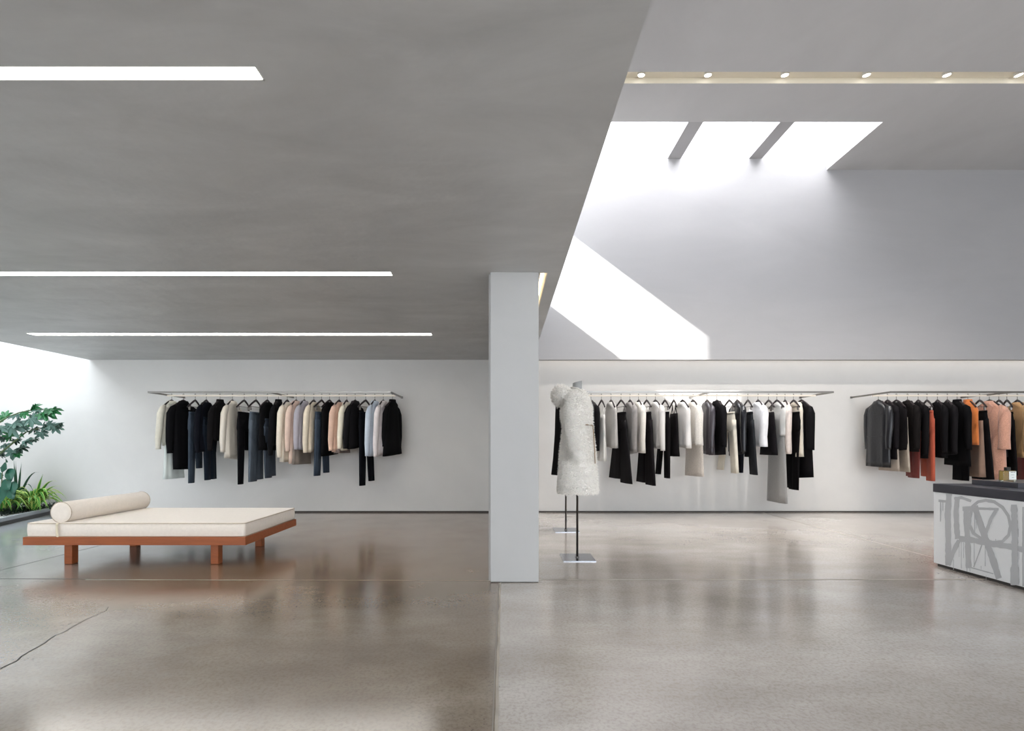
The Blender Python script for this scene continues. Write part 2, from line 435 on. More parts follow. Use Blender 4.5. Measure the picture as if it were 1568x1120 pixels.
mx0, mx1, my0, my1 = px2x(42.5, D0+.03)-bed.location.x, px2x(375, D0+.02)-bed.location.x, -W+.02, W-.0
mt = cushion(mx0, mx1, my0, my1, mz0, mz1, .018, 'mattress', CREAM, bed)
def loop_rect(z, ins, rad, par):
    mb = MB(); x0, x1, y0, y1 = mx0+ins, mx1-ins, my0+ins, my1-ins
    r = .02; P = []
    for cx, cy, s in ((x1-r, y1-r, 0), (x0+r, y1-r, 1), (x0+r, y0+r, 2), (x1-r, y0+r, 3)):
        for q in range(4):
            an = PI/2*(s+q/3); P.append((cx+r*math.cos(an), cy+r*math.sin(an), z))
    P.append(P[0]); mb.tube(P, rad, 6); return mb.build('piping', PIPE, par, smooth=True)
loop_rect(mz1-.006, -.001, .0038, mt); loop_rect(mz0+.008, -.001, .0038, mt)
# bolster
Db = D0+.05; br = .094
bxc = px2x(92.7, Db); 
bol = thing('bolster', 'round cream bolster pillow lying across the head of the daybed', 'bolster', (bxc, Db, mz1+br-.006))
m = MB(); n = 36; rings = []
Lb = dep*.93
for y, r in [(-.0, .0), (0, br*.6), (.0, br*.93), (.010, br), (Lb*.5, br*1.0), (Lb-.010, br), (Lb, br*.93), (Lb, br*.5), (Lb, 0)]:
    rings.append([(r*math.cos(2*PI*k/n), y, r*math.sin(2*PI*k/n)) for k in range(n)])
m.loft(rings, (False, False)); m.build('cushion', CREAM, bol, smooth=True)
for y in (.006, Lb-.006):
    m = MB(); m.tube([((br+.001)*math.cos(2*PI*k/n), y, (br+.001)*math.sin(2*PI*k/n)) for k in range(n+1)], .003, 6); m.build('piping', PIPE, bol, smooth=True)
m = MB(); st = 0.012
z_ = bol.location.z
P = [(.0, -.004, -br+.004), (.006, -.034, -br+.006), (.014, -.055, mz1-z_-.012), (.016, -.056, (mz0+mz1)/2-z_), (.020, -.054, mz0-z_+.006)]
for i in range(len(P)-1):
    a, b = P[i], P[i+1]; h = .009
    m.add([(a[0]-h, a[1], a[2]), (a[0]+h, a[1], a[2]), (b[0]+h, b[1], b[2]), (b[0]-h, b[1], b[2]),
           (a[0]-h, a[1]+.004, a[2]), (a[0]+h, a[1]+.004, a[2]), (b[0]+h, b[1]+.004, b[2]), (b[0]-h, b[1]+.004, b[2])],
          [(0,1,2,3),(4,7,6,5),(0,4,5,1),(1,5,6,2),(2,6,7,3),(3,7,4,0)])
m.build('strap', mat('linen_strap', '#d8cdb4', .9), bol)

# ------------------------------------------------------------------ racks
YR, ZR, YN = 7.41, 1.85, 7.04
RAILM = mat('lit_rail', '#efe6d8', .4, emit=.0)
STRIP = mat('rail_led', (1.0, .92, .84), .5, emit=1.1)
def rack(label, x0, x1, mids, front_m):
    t = thing('clothing_rack', label, 'clothing rack', ((x0+x1)/2, YB, ZR), 0, 'wall mounted clothing racks')
    o = Vector((-(x0+x1)/2, -YB, -ZR))
    def B(nm, m, *a):
        b = bx(a[0]+o.x, a[1]+o.x, a[2]+o.y, a[3]+o.y, a[4], a[5]); return b.build(nm, m, t, bevel=.001)
    B('front_bar', front_m, x0, x1, YN-.012, YN+.012, 0.0, .026)
    B('hanging_rail', RAILM, x0+.02, x1-.02, YR-.008, YR+.008, -.014, .012)
    B('light_strip', STRIP, x0+.02, x1-.02, YR+.012, YR+.02, -.012, .010)
    for x in [x0, *mids, x1]:
        B('arm', front_m, x-.01, x+.01, YN, YB, 0.0, .024)
    for x in [x0, x1]:
        B('wall_plate', front_m, x-.018, x+.018, YB-.006, YB, -.006, .03)
    return t
rack('left clothing rack on the back wall, between the daybed and the column', px2x(227, YN), px2x(598, YN), [px2x(413, YN)], STEEL)
rack('middle clothing rack on the back wall, behind the shearling coat', px2x(899, YN), px2x(1276, YN), [px2x(1087, YN)], STEEL)
rack('right clothing rack on the back wall, behind the painted counter', px2x(1363, YN), px2x(1363, YN)+3.6, [px2x(1550, YN)], STEEL)

# ------------------------------------------------------------------ hangers
def hanger_proto(clip):
    t = thing('clip_hanger' if clip else 'clothes_hanger', '', 'hanger', (0, 0, 0), 0, 'dark hangers on the clothing racks')
    # hook
    P = [(.013*math.cos(a), 0, .013+.0+.013*math.sin(a)-.004) for a in [math.radians(d) for d in range(-20, 230, 25)]]
    P = [(x, 0, z) for x, y, z in P] 
    P += [(-.004, 0, -.01), (0, 0, -.03), (0, 0, -.072)]
    m = MB(); m.tube(P, .0032, 6); m.build('hook', HOOK, t, smooth=True)
    m = MB(); pts = []; rad = []
    for i in range(-8, 9):
        u = i/8; x = .195*u
        z = -.078-.115*abs(u)**1.25
        y = -.012*abs(u)**2
        pts.append((x, y, z)); rad.append(.017-.005*abs(u))
    m.tube(pts, rad, 10, .8); m.build('shoulder_bar', HANGW, t, smooth=True)
    if clip:
        m = MB(); m.tube([(-.165, -.008, -.178), (.165, -.008, -.178)], .0045, 6); m.build('trouser_bar', HOOK, t)
        for s in (-1, 1):
            m = MB(); m.box(-.013, .013, -.018, .002, -.235, -.172); m.box(-.006, .006, -.024, .006, -.215, -.18)
            o = m.build('clip', HOOK, t, bevel=.002); o.location.x = s*.145
    return t
HPL, HCL = hanger_proto(False), hanger_proto(True)

# ------------------------------------------------------------------ garments
def cloth(hexc, kind='wool'):
    nm = 'cloth_%s_%s' % (hexc.strip('#'), kind)
    L0 = lin(hexc)[:3]; dark = max(L0) < .05
    if dark: hexc = tuple(v*.45 for v in L0)
    if kind == 'leather': return mat(nm, hexc, .32, spec=.6, bump=(25, .25, .01))
    if kind == 'satin': return mat(nm, hexc, .3, spec=.6, bump=(12, .2, .01))
    if kind == 'fur': return mat(nm, hexc, .95, sheen=.4, noise=(70, .14), bump=(110, 1.0, .012))
    if kind == 'denim': return mat(nm, hexc, .85, spec=.2, noise=(9, .28, (1, 1, .3)))
    if kind == 'knit': return mat(nm, hexc, .9, sheen=0 if dark else .25, spec=.2, noise=(50, .06), bump=(160, .5, .004))
    return mat(nm, hexc, .85, sheen=0 if dark else .12, spec=.15 if dark else .4, noise=(14, .06), bump=(30, .12, .004))
def yaw_for(X, s, half):
    def f(th):
        n = (X+half*math.sin(th), YR-half*math.cos(th)); q = (X-half*math.sin(th), YR+half*math.cos(th))
        return F*n[0]/n[1]-F*q[0]/q[1]
    lo, hi = -1.35, 1.35
    for _ in range(40):
        md = (lo+hi)/2
        if f(md) < s: lo = md
        else: hi = md
    return (lo+hi)/2
NR = 40
def ring(z, hw, hd, cx=0, cy=0, rip=0, k=7, ph=0, sl=0, tilt=0):
    P = []
    for j in range(NR):
        a = 2*PI*j/NR; c, s = math.cos(a), math.sin(a)
        x = hw*math.copysign(abs(c)**.75, c); y = hd*math.copysign(abs(s)**.8, s)
        r = 1+rip*math.sin(k*a+ph)+rip*.5*math.sin((k*2+1)*a+ph*1.7)
        y *= r; x *= 1+rip*.12*math.sin(k*a+ph)
        P.append((cx+x, cy+y, z-sl*abs(x)+tilt*x/.2))
    return P
def put(name, cat, label, g, hx, xn, xf, half, hanger=True, clip=False, short=None):
    X = px2x(hx); th = yaw_for(X, xn-xf, half)
    t = thing(name, label, cat, (X, YR, ZR), th-PI/2, g)
    if hanger:
        h = copy_tree(HCL if clip else HPL); h.location = (X, YR, ZR+.004); h.rotation_euler = (0, 0, th-PI/2)
        h['label'] = 'dark hanger with the '+(short or label)
    # local u from a pixel column
    mid = (xn+xf)/2
    return t, (lambda px: (px-mid)/((xn-xf)/2)*half)
def zy(y): return px2z(y)-ZR
def top(g, hx, xn, xf, col, hem, label, name='shirt', cat=None, cuff=None, kind='wool', neck='crew', hw=.2, hemw=None, hd=.048,
        hanger=True, short=None, rip=.16, sleeves=True, shy=624, cuffr=.042, slr=.058, dx=0, buttons=None, sub=None):
    half = .27 if sleeves else hw
    t, U = put(name, cat or name.replace('_', ' '), label, g, hx, xn, xf, half, hanger, False, short)
    M = cloth(col, kind); zs = zy(shy); zh = zy(hem); hemw = hemw or hw*1.06; tl = random.uniform(-.022, .022); sw = random.uniform(.0, .045); ph = random.uniform(0, 6); k = random.choice((5, 6, 7))
    m = MB(); R = []
    zn = zs+.075
    R.append(ring(zn, .066, .045)); R.append(ring(zn-.008, .085, .052)); R.append(ring(zn-.026, .12, .056, sl=.10))
    R.append(ring(zn-.05, hw*.80, .052, sl=.22)); R.append(ring(zn-.07, hw*.97, .044, sl=.24))
    R.append(ring(zn-.14, hw*1.0, .052, rip=rip*.2, k=k, ph=ph)); za = zn-.20
    nn = 9
    for i in range(nn+1):
        q = i/nn; z = za+(zh-za)*q
        R.append(ring(z, hw*(1-q)+hemw*q, hd*(1+.2*q), dx*q, 0, rip*(.35+.65*q), k, ph+.25*math.sin(q*4), 0, tl*q*q))
    z = zh; R.append(ring(z+.004, (hemw)*.97, hd*1.12, dx, 0, rip, k, ph, 0, tl))
    m.loft(R, (False, True)); m.build('body', M, t, smooth=True)
    if sleeves:
        zc = zy(cuff or hem)
        for s in (1, -1):
            m = MB(); e = random.uniform(-.01, .012); fw = -.012 if s > 0 else .006
            zt = zs-.012
            P = [(s*(hw-.05), 0, zt+.02), (s*(hw-.005), 0, zt-.02), (s*(hw+.025), fw, zt-.10), (s*(hw+.032), fw*1.6, (zt*.55+zc*.45)),
                 (s*(hw+.030+e+sw*.6), fw*2.2, zt*.25+zc*.75), (s*(hw+.026+e+sw), fw*2.0, zc+.03), (s*(hw+.024+e+sw), fw*2, zc)]
            m.tube(P, [.03, .05, slr, slr*.98, slr*.9, cuffr, cuffr*1.04], 14, .72); m.build('sleeve', M, t, smooth=True)
    if neck in ('turtle', 'collar', 'lapel'):
        m = MB(); h = .045 if neck == 'turtle' else .03
        R = [ring(zn-.012, .072, .050), ring(zn+h*.5, .060, .044), ring(zn+h, .056, .042), ring(zn+h, .048, .036), ring(zn, .05, .036)]
        if neck != 'turtle': R = [ring(zn-.03, .098, .062), ring(zn-.012, .084, .058), ring(zn+.02, .062, .046), ring(zn+.022, .055, .04), ring(zn-.005, .06, .038)]
        m.loft(R, (False, False)); m.build('collar', M, t, smooth=True)
    if neck == 'lapel' or buttons:
        m = MB()
        for s in (1, -1):
            z0 = zn-.02
            m.add([(s*.055, -hd-.004, z0), (s*.105, -hd-.006, z0-.05), (s*.085, -hd-.008, z0-.12), (s*.012, -hd-.012, z0-.28), (s*.02, -hd-.006, z0-.1),
                   (s*.055, -hd+.012, z0), (s*.105, -hd+.012, z0-.05), (s*.085, -hd+.012, z0-.12), (s*.012, -hd+.012, z0-.28), (s*.02, -hd+.012, z0-.1)],
                  [(0,1,2,3,4),(9,8,7,6,5),(0,5,6,1),(1,6,7,2),(2,7,8,3),(3,8,9,4),(4,9,5,0)])
        m.build('lapel', M, t)
    return t
def legs(g, hx, xn, xf, col, hn, hf, label, name='trousers', cat=None, kind='wool', wy=632, hw=.18, hanger=True, short=None, lw=.075, crotch=.29, hd=.04, clip=True, hgw=None):
    """hn, hf = (pixel column, pixel row) of the near and far hem"""
    t, U = put(name, cat or name, label, g, hx, xn, xf, hw, hanger, clip, short)
    M = cloth(col, kind); zw = zy(wy); m = MB()
    R = [ring(zw, hw*.93, .028), ring(zw-.04, hw*.95, .030), ring(zw-.12, hw, hd, rip=.06), ring(zw-crotch+.04, hw*1.02, hd*1.1, rip=.08), ring(zw-crotch, hw*.97, hd*.9)]
    m.loft(R); m.build('hip_section', M, t, smooth=True)
    m = MB(); m.loft([ring(zw+.004, hw*.94, .031), ring(zw-.03, hw*.955, .034)]); m.build('waistband', M, t, smooth=True)
    for (px, py), s in ((hn, 1), (hf, -1)):
        m = MB(); z1 = zy(py); ux = U(px); R = []
        ph = random.uniform(0, 6); ux = max(-hw*1.7, min(hw*1.7, ux))
        for i in range(10):
            q = i/9; z = (zw-.12)*(1-q)+z1*q; x = s*hw*.5*(1-q)+ux*q
            w_ = hw*.5*(1-q)**1+lw*(1-(1-q)) if q > .0 else hw*.5
            R.append(ring(z, w_, hd*(.9-.25*q+.0), x, s*.004, .06+.08*q, 4, ph))
        m.loft(R); m.build('leg', M, t, smooth=True)
    return t
def skirt(g, hx, xn, xf, col, wy, hem, label, name='skirt', cat=None, kind='wool', w0=.16, w1=.2, hanger=True, short=None, clip=True, hd=.045, straps=False, rip=.2):
    t, U = put(name, cat or name, label, g, hx, xn, xf, max(w0, w1), hanger, clip, short)
    M = cloth(col, kind); m = MB(); R = []; a, b = zy(wy), zy(hem); ph = random.uniform(0, 6)
    for i in range(12):
        q = i/11; R.append(ring(a+(b-a)*q, w0+(w1-w0)*q, hd*(.7+.5*q), 0, 0, rip*q, 6, ph))
    m.loft(R); m.build('body', M, t, smooth=True)
    if straps:
        for s in (1, -1):
            m = MB(); m.tube([(s*w0*.6, -.02, a-.01), (s*w0*.55, 0, a+.07), (s*w0*.5, 0, zy(623)+.03), (s*w0*.55, .01, a+.06), (s*w0*.6, .02, a-.01)], .006, 6); m.build('strap', M, t)
    return t

GL, GM, GR = 'clothes on the left rack', 'clothes on the middle rack', 'clothes on the right rack'
BLK, BLK2, NAVY = '#17161a', '#1f1c1e', '#1c2029'
# ---- left rack, left to right
top(GL, 263, 240, 277, '#d8d4c6', 684, 'off-white shirt, first garment at the left end of left rack', 'shirt', cuff=688, neck='collar', short='leftmost off-white shirt of the left rack', hemw=.19)
skirt(GL, 266, 249, 280, '#d5dcd8', 650, 733, 'pale sheer skirt below the leftmost off-white shirt', kind='satin', w0=.15, w1=.20, hanger=False)
top(GL, 281, 260, 303, BLK, 719, 'long black ruffle-cuff dress, second on the left rack', 'dress', cuff=694, neck='collar', slr=.065, short='long black dress of the left rack', hemw=.17)
legs(GL, 299, 284, 303, '#39424d', (287, 739), (300, 718), 'slate blue jeans right of the long black dress', 'jeans', 'jeans', 'denim', lw=.07, short='slate blue jeans by the long black dress')
top(GL, 316, 301, 327, '#1b1d28', 690, 'navy top left of the black turtleneck jacket', 'shirt', cuff=693, short='navy top of the left rack')
legs(GL, 320, 309, 326, '#28323f', (315, 735), (325, 735), 'dark blue trousers hanging below the navy top', lw=.075, hanger=False, wy=640)
top(GL, 337, 317, 345, BLK2, 675, 'black turtleneck jacket, fifth hanger of the left rack', 'jacket', cuff=690, neck='turtle', short='black turtleneck jacket of the left rack')
top(GL, 356, 339, 366, '#ddd4c6', 703, 'cream blouse between black turtleneck jacket and black trousers', 'blouse', cuff=692, neck='collar', kind='satin', short='cream blouse by the black turtleneck jacket')
legs(GL, 374, 363, 382, BLK, (366.5, 741), (378, 690), 'black slim trousers right of the cream blouse', short='black slim trousers by the cream blouse', lw=.065)
legs(GL, 392, 379, 398, '#555d66', (383, 737), (394, 735), 'faded grey flared jeans, lightest denim on the left rack', 'jeans', 'jeans', 'denim', lw=.11, short='faded grey flared jeans')
top(GL, 409.6, 396, 417, '#131215', 690, 'black knit top right of the faded grey jeans', 'sweater', kind='knit', sleeves=False, hw=.2, short='black knit top by the faded jeans')
legs(GL, 411, 399, 416, '#464e59', (407, 732), (414, 730), 'blue-grey jeans showing below the black knit top', 'jeans', 'jeans', 'denim', lw=.10, hanger=False, wy=642)
top(GL, 426.5, 413, 432, '#1a1a1e', 684, 'black turtleneck left of the long cream shirt', 'sweater', cuff=697, neck='turtle', short='black turtleneck by the long cream shirt')
top(GL, 440, 427, 449, '#e6dccb', 707, 'long cream shirt left of the blush pink shirt', 'shirt', cuff=700, short='long cream shirt of the left rack')
top(GL, 453.5, 436, 460, '#dcc2b2', 708, 'blush pink shirt left of the lavender grey shirt', 'shirt', cuff=691, neck='collar', short='blush pink shirt by the lavender shirt')
top(GL, 466, 451, 474, '#a9a5ae', 690, 'lavender grey shirt above the taupe skirt', 'shirt', cuff=688, neck='collar', short='lavender grey shirt')
skirt(GL, 462, 447, 474, '#83786f', 655, 711, 'taupe skirt hanging below the lavender grey shirt', hanger=False, w0=.17, w1=.21)
top(GL, 480.6, 467, 490, '#ddd0bb', 691, 'beige blouse left of the two-legged navy jeans', 'blouse', cuff=693, short='beige blouse of the left rack')
legs(GL, 492.6, 486, 505, '#3c4653', (488, 728), (503, 725), 'navy jeans spread behind the black sleeveless top', 'jeans', 'jeans', 'denim', lw=.08, short='navy jeans behind the black sleeveless top')
top(GL, 504.7, 489, 511, '#131215', 697, 'black sleeveless top in front of the navy jeans', 'shirt', sleeves=False, hw=.2, short='black sleeveless top of the left rack', rip=.1)
top(GL, 519.4, 504, 526, '#dbb8a4', 691, 'peach pink shirt right of the black sleeveless top', 'shirt', cuff=690, short='peach pink shirt of the left rack')
skirt(GL, 524, 513, 535, '#8d7e78', 660, 694, 'mauve taupe skirt hem below the peach pink shirt', hanger=False, w0=.16, w1=.2)
top(GL, 531, 520, 537, '#e9e0cc', 688, 'ivory shirt between peach shirt and charcoal blazer', 'shirt', cuff=687, short='ivory shirt by the charcoal blazer')
top(GL, 544, 531, 556, '#252326', 686, 'charcoal blazer right of the ivory shirt', 'blazer', cuff=687, neck='lapel', short='charcoal blazer of the left rack')
legs(GL, 560, 553, 572, '#191b23', (557, 743), (572, 738), 'longest navy trousers on the left rack, legs apart', lw=.075, short='longest navy trousers of the left rack')
top(GL, 574, 564, 584, '#c2ccd8', 697, 'pale blue shirt near the right end of left rack', 'shirt', cuff=698, neck='collar', short='pale blue shirt')
top(GL, 587, 577, 597, '#e2d9d8', 698, 'pinkish white shirt between pale blue shirt and black coat', 'shirt', cuff=699, neck='collar', short='pinkish white shirt')
top(GL, 601, 591, 619, '#141316', 697, 'black flared coat at the right end of left rack', 'coat', cuff=684, neck='turtle', short='black flared coat of the left rack', hw=.15, hemw=.26, rip=.08)
# ---- middle rack
top(GM, 905, 917, 893, '#1b191b', 690, 'black jacket partly behind the cream shearling coat', 'jacket', cuff=690, short='black jacket behind the shearling coat')
skirt(GM, 921, 927, 917, '#dddad4', 636, 706, 'sheer white slip dress, second on the middle rack', 'dress', 'dress', 'satin', w0=.13, w1=.16, clip=False, straps=True, short='sheer white slip dress')
top(GM, 935.6, 944, 930, '#b9b5b0', 685, 'light grey top left of the first wide black trousers', 'shirt', sleeves=False, short='light grey top of the middle rack')
legs(GM, 951, 958, 944, '#2a2729', (958.5, 739), (941, 734), 'wide black trousers between light grey and mid grey tops', lw=.19, hw=.16, short='first wide black trousers of the middle rack')
top(GM, 964.6, 977, 957, '#8f8a87', 695, 'mid grey blouse left of the ivory cardigan', 'blouse', cuff=690, short='mid grey blouse of the middle rack')
top(GM, 977.8, 992, 973, '#e3ddd3', 692, 'ivory cardigan right of the mid grey blouse', 'cardigan', cuff=691, kind='knit', short='ivory cardigan of the middle rack')
legs(GM, 990, 1001, 988, '#262124', (1000, 742), (986, 740), 'long black trousers right of the ivory cardigan', lw=.17, hw=.16, short='long black trousers by the ivory cardigan')
top(GM, 1003.5, 1024, 997, '#d6d2ce', 686, 'silver white blouse left of the splayed black trousers', 'blouse', cuff=690, kind='satin', short='silver white blouse')
legs(GM, 1018, 1028, 1016, '#1d191c', (1025, 732), (1009, 728), 'black trousers with legs splayed below the silver blouse', lw=.085, hw=.16, short='splayed black trousers')
skirt(GM, 1031.6, 1038, 1026, '#1c171a', 634, 699, 'black camisole with thin straps on the middle rack', 'camisole', 'camisole', w0=.15, w1=.2, clip=False, straps=True, short='black camisole')
top(GM, 1045, 1058, 1037, '#e1ddd9', 685, 'white sheer blouse right of the black camisole', 'blouse', sleeves=False, kind='satin', short='white sheer blouse by the camisole')
top(GM, 1061, 1080, 1055, '#e4ded5', 681, 'white curly wool jacket above the cream boucle skirt', 'jacket', cuff=682, kind='fur', slr=.075, cuffr=.07, short='white curly wool jacket')
skirt(GM, 1063, 1077, 1050, '#d2c8bd', 650, 729, 'long cream boucle skirt below the curly wool jacket', kind='fur', w0=.18, w1=.22, hanger=False, rip=.08)
top(GM, 1082.5, 1098, 1076, '#454147', 695, 'dark grey silk blouse left of the black blazer', 'blouse', cuff=686, kind='satin', short='dark grey silk blouse')
top(GM, 1097.6, 1119, 1092, '#1d1b1f', 697, 'black blazer left of the cream trousers', 'blazer', cuff=685, neck='lapel', short='black blazer of the middle rack')
legs(GM, 1116.6, 1130, 1114, '#d9d2c3', (1130, 724), (1104, 721), 'cream trousers between black blazer and navy satin top', lw=.10, hw=.17, short='cream trousers')
top(GM, 1128.7, 1143, 1118, '#23242c', 697, 'navy satin top behind the cream trousers', 'blouse', cuff=692, kind='satin', short='navy satin top')
legs(GM, 1131, 1142, 1128, '#1f2029', (1137.5, 724), (1133, 715), 'narrow navy trouser legs below the navy satin top', lw=.05, hw=.14, hanger=False, wy=645)
legs(GM, 1145, 1156, 1142, '#34363b', (1157.5, 726), (1150, 700), 'washed black jeans left of the boxy white top', 'jeans', 'jeans', 'denim', lw=.12, hw=.17, short='washed black jeans')
top(GM, 1160.7, 1180, 1154, '#e9e9ec', 684, 'boxy bright white top above the short black skirt', 'shirt', cuff=684, slr=.07, cuffr=.07, short='boxy bright white top')
skirt(GM, 1176.8, 1190, 1166, '#221e22', 632, 697, 'short black skirt right of the boxy white top', w0=.15, w1=.24, short='short black skirt', rip=.05)
skirt(GM, 1189.6, 1203, 1174, '#989795', 633, 769, 'long grey maxi skirt, longest piece on the middle rack', kind='knit', w0=.18, w1=.24, short='long grey maxi skirt', rip=.10)
top(GM, 1193, 1201, 1182, '#d0cfcc', 668, 'pale grey sheer top above the long grey skirt', 'blouse', sleeves=False, kind='satin', hanger=False)
top(GM, 1202, 1207, 1190, '#d3c7bf', 694, 'dusty beige top right of the pale grey sheer top', 'shirt', cuff=694, short='dusty beige top')
legs(GM, 1215, 1224, 1206, '#171417', (1215, 750), (1209, 748), 'straight black trousers left of the long black coat', lw=.13, hw=.17, short='straight black trousers by the black coat')
top(GM, 1219, 1227, 1210, '#d9d0c0', 700, 'cream vest between black trousers and long black coat', 'vest', sleeves=False, hanger=False, hw=.17)
top(GM, 1227, 1256, 1216, '#1a171a', 732, 'long black coat at the right end of middle rack', 'coat', cuff=689, short='long black coat of the middle rack', hw=.175, hemw=.23, rip=.07, slr=.07, cuffr=.06)
# ---- right rack
t = top(GR, 1345, 1370, 1327, '#232329', 715, 'long black leather coat, first on the right rack', 'coat', cuff=688, kind='leather', neck='collar', short='long black leather coat', hemw=.22)
top(GR, 1358.8, 1376, 1343, '#221e22', 702, 'dark plum top behind the leather coat', 'shirt', cuff=688, short='dark plum top')
skirt(GR, 1361, 1376, 1346, '#a3968a', 650, 721, 'beige skirt hem showing below the leather coat', w0=.17, w1=.22, hanger=False)
top(GR, 1372.4, 1392, 1362, '#1d191b', 691, 'black knit vest left of the beige trousers', 'vest', sleeves=False, kind='knit', short='black knit vest')
legs(GR, 1378, 1388, 1370, '#a59a8c', (1386, 722), (1378, 715), 'beige wide trousers left of the black-brown blazer', lw=.14, hw=.17, hanger=False, wy=628)
top(GR, 1389.6, 1418, 1381, '#231e1d', 690, 'black-brown blazer above the dark red trousers', 'blazer', cuff=688, neck='lapel', short='black-brown blazer')
legs(GR, 1398, 1412, 1391, '#70322d', (1402, 732), (1400, 730), 'dark red trousers below the black-brown blazer', lw=.12, hw=.16, hanger=False, wy=650)
top(GR, 1406, 1430, 1400, '#191618', 700, 'black shirt left of the rust red trousers', 'shirt', cuff=697, short='black shirt by the rust red trousers')
legs(GR, 1419.4, 1437, 1419, '#b0523a', (1433, 736), (1425, 730), 'rust red trousers, brightest red on the right rack', lw=.10, hw=.17, short='rust red trousers', wy=630)
top(GR, 1435.4, 1455, 1426, '#171518', 700, 'black blouse right of the rust red trousers', 'blouse', cuff=693, short='black blouse by the rust red trousers')
top(GR, 1450.5, 1470, 1441, '#242124', 697, 'charcoal jacket left of the black overcoat', 'jacket', cuff=694, short='charcoal jacket by the black overcoat')
top(GR, 1465.5, 1495, 1454, '#121013', 713, 'black overcoat left of the orange sweater', 'coat', cuff=689, neck='turtle', short='black overcoat of the right rack', hemw=.25, rip=.07)
legs(GR, 1473, 1488, 1466, '#121014', (1477, 736), (1473, 736), 'black trouser legs below the black overcoat', lw=.14, hw=.16, hanger=False, wy=650)
top(GR, 1482, 1503, 1475, '#c9733a', 680, 'orange sweater between the overcoat and black trousers', 'sweater', sleeves=False, kind='knit', neck='turtle', short='orange sweater')
skirt(GR, 1494, 1511, 1487, '#8d7363', 645, 730, 'brown skirt hem behind the black flared trousers', w0=.17, w1=.21, hanger=False)
legs(GR, 1500, 1519, 1497, '#151216', (1521, 738), (1505, 734), 'black flared trousers in front of the pink coat', lw=.13, hw=.18, short='black flared trousers by the pink coat', wy=630)
top(GR, 1515, 1557, 1501, '#d19c85', 736, 'long peach pink teddy coat on the right rack', 'coat', cuff=688, kind='fur', neck='lapel', short='peach pink teddy coat', hemw=.24, slr=.08, cuffr=.078, hd=.07, rip=.08)
skirt(GR, 1529.4, 1549, 1526, '#241e22', 640, 700, 'short black skirt behind the pink teddy coat', short='short black skirt behind the teddy coat')
legs(GR, 1541.8, 1563, 1546, '#161215', (1563, 727), (1556, 722), 'black trousers right of the pink teddy coat', lw=.12, hw=.17, short='black trousers right of the teddy coat', wy=632)
top(GR, 1557.7, 1588, 1551, '#c39a6c', 700, 'camel jacket at the right picture edge', 'jacket', cuff=692, short='camel jacket at picture edge')
legs(GR, 1575, 1592, 1568, '#6e2f2c', (1574, 745), (1570, 745), 'dark red trousers at the right picture edge', lw=.12, hw=.16, short='dark red trousers at picture edge')
# extra details on the leather coat
for z, h in ((636, .006), (669, .006)):
    m = MB(); R = [ring(zy(z)+h, .203, .060), ring(zy(z), .205, .062)]; m.loft(R, (False, False)); m.build('seam', cloth('#232126', 'leather'), t, smooth=True)
for h in (HPL, HCL):
    for ch in list(h.children): bpy.data.objects.remove(ch)
    bpy.data.objects.remove(h)

# ------------------------------------------------------------------ coats on stands
def stand(X, Y, label, topz):
    t = thing('display_stand', label, 'display stand', (X, Y, 0), 0, 'steel coat display stands')
    bx(-.155, .155, -.155, .155, 0, .008).build('base_plate', mat('plate_steel', '#b9bcc2', .22, metal=1), t, bevel=.001)
    m = MB(); m.tube([(0, 0, .008), (0, 0, topz-.1)], .0105, 12); m.build('pole', DSTEEL, t, smooth=True)
    m = MB(); m.tube([(0, 0, .008), (0, 0, .016)], [.02, .016], 14); m.build('socket', STEEL, t, smooth=True)
    m = MB(); R = []
    for z, a, b in [(topz-.62, .09, .13), (topz-.45, .10, .14), (topz-.25, .10, .16), (topz-.17, .085, .17), (topz-.12, .06, .09), (topz-.08, .047, .05), (topz, .045, .046)]:
        R.append([(a*math.cos(2*PI*k/24), b*math.sin(2*PI*k/24), z+(.012*math.cos(2*PI*k/24) if z == topz else 0)) for k in range(24)])
    o = m.loft(R) or m.build('bust_form', mat('bust_grey', '#a9aaa9', .6), t, smooth=True)
    return t
stand(.708, 4.68, 'steel stand under the cream shearling coat, nearer the viewer', 1.705)
stand(.79, 6.19, 'steel stand under the black coat, behind the shearling coat', 1.66)
def ell(z, a, b, cx=0, cy=0, rip=0, k=6, ph=0, n=40):
    return [(cx+a*math.cos(2*PI*j/n)*(1+rip*math.sin(k*2*PI*j/n+ph)), cy+b*math.sin(2*PI*j/n)*(1+rip*math.sin(k*2*PI*j/n+ph)), z) for j in range(n)]
SHEAR = mat('shearling', '#fbf6ef', .95, sheen=.5, noise=(18, .05), bump=(60, .6, .01))
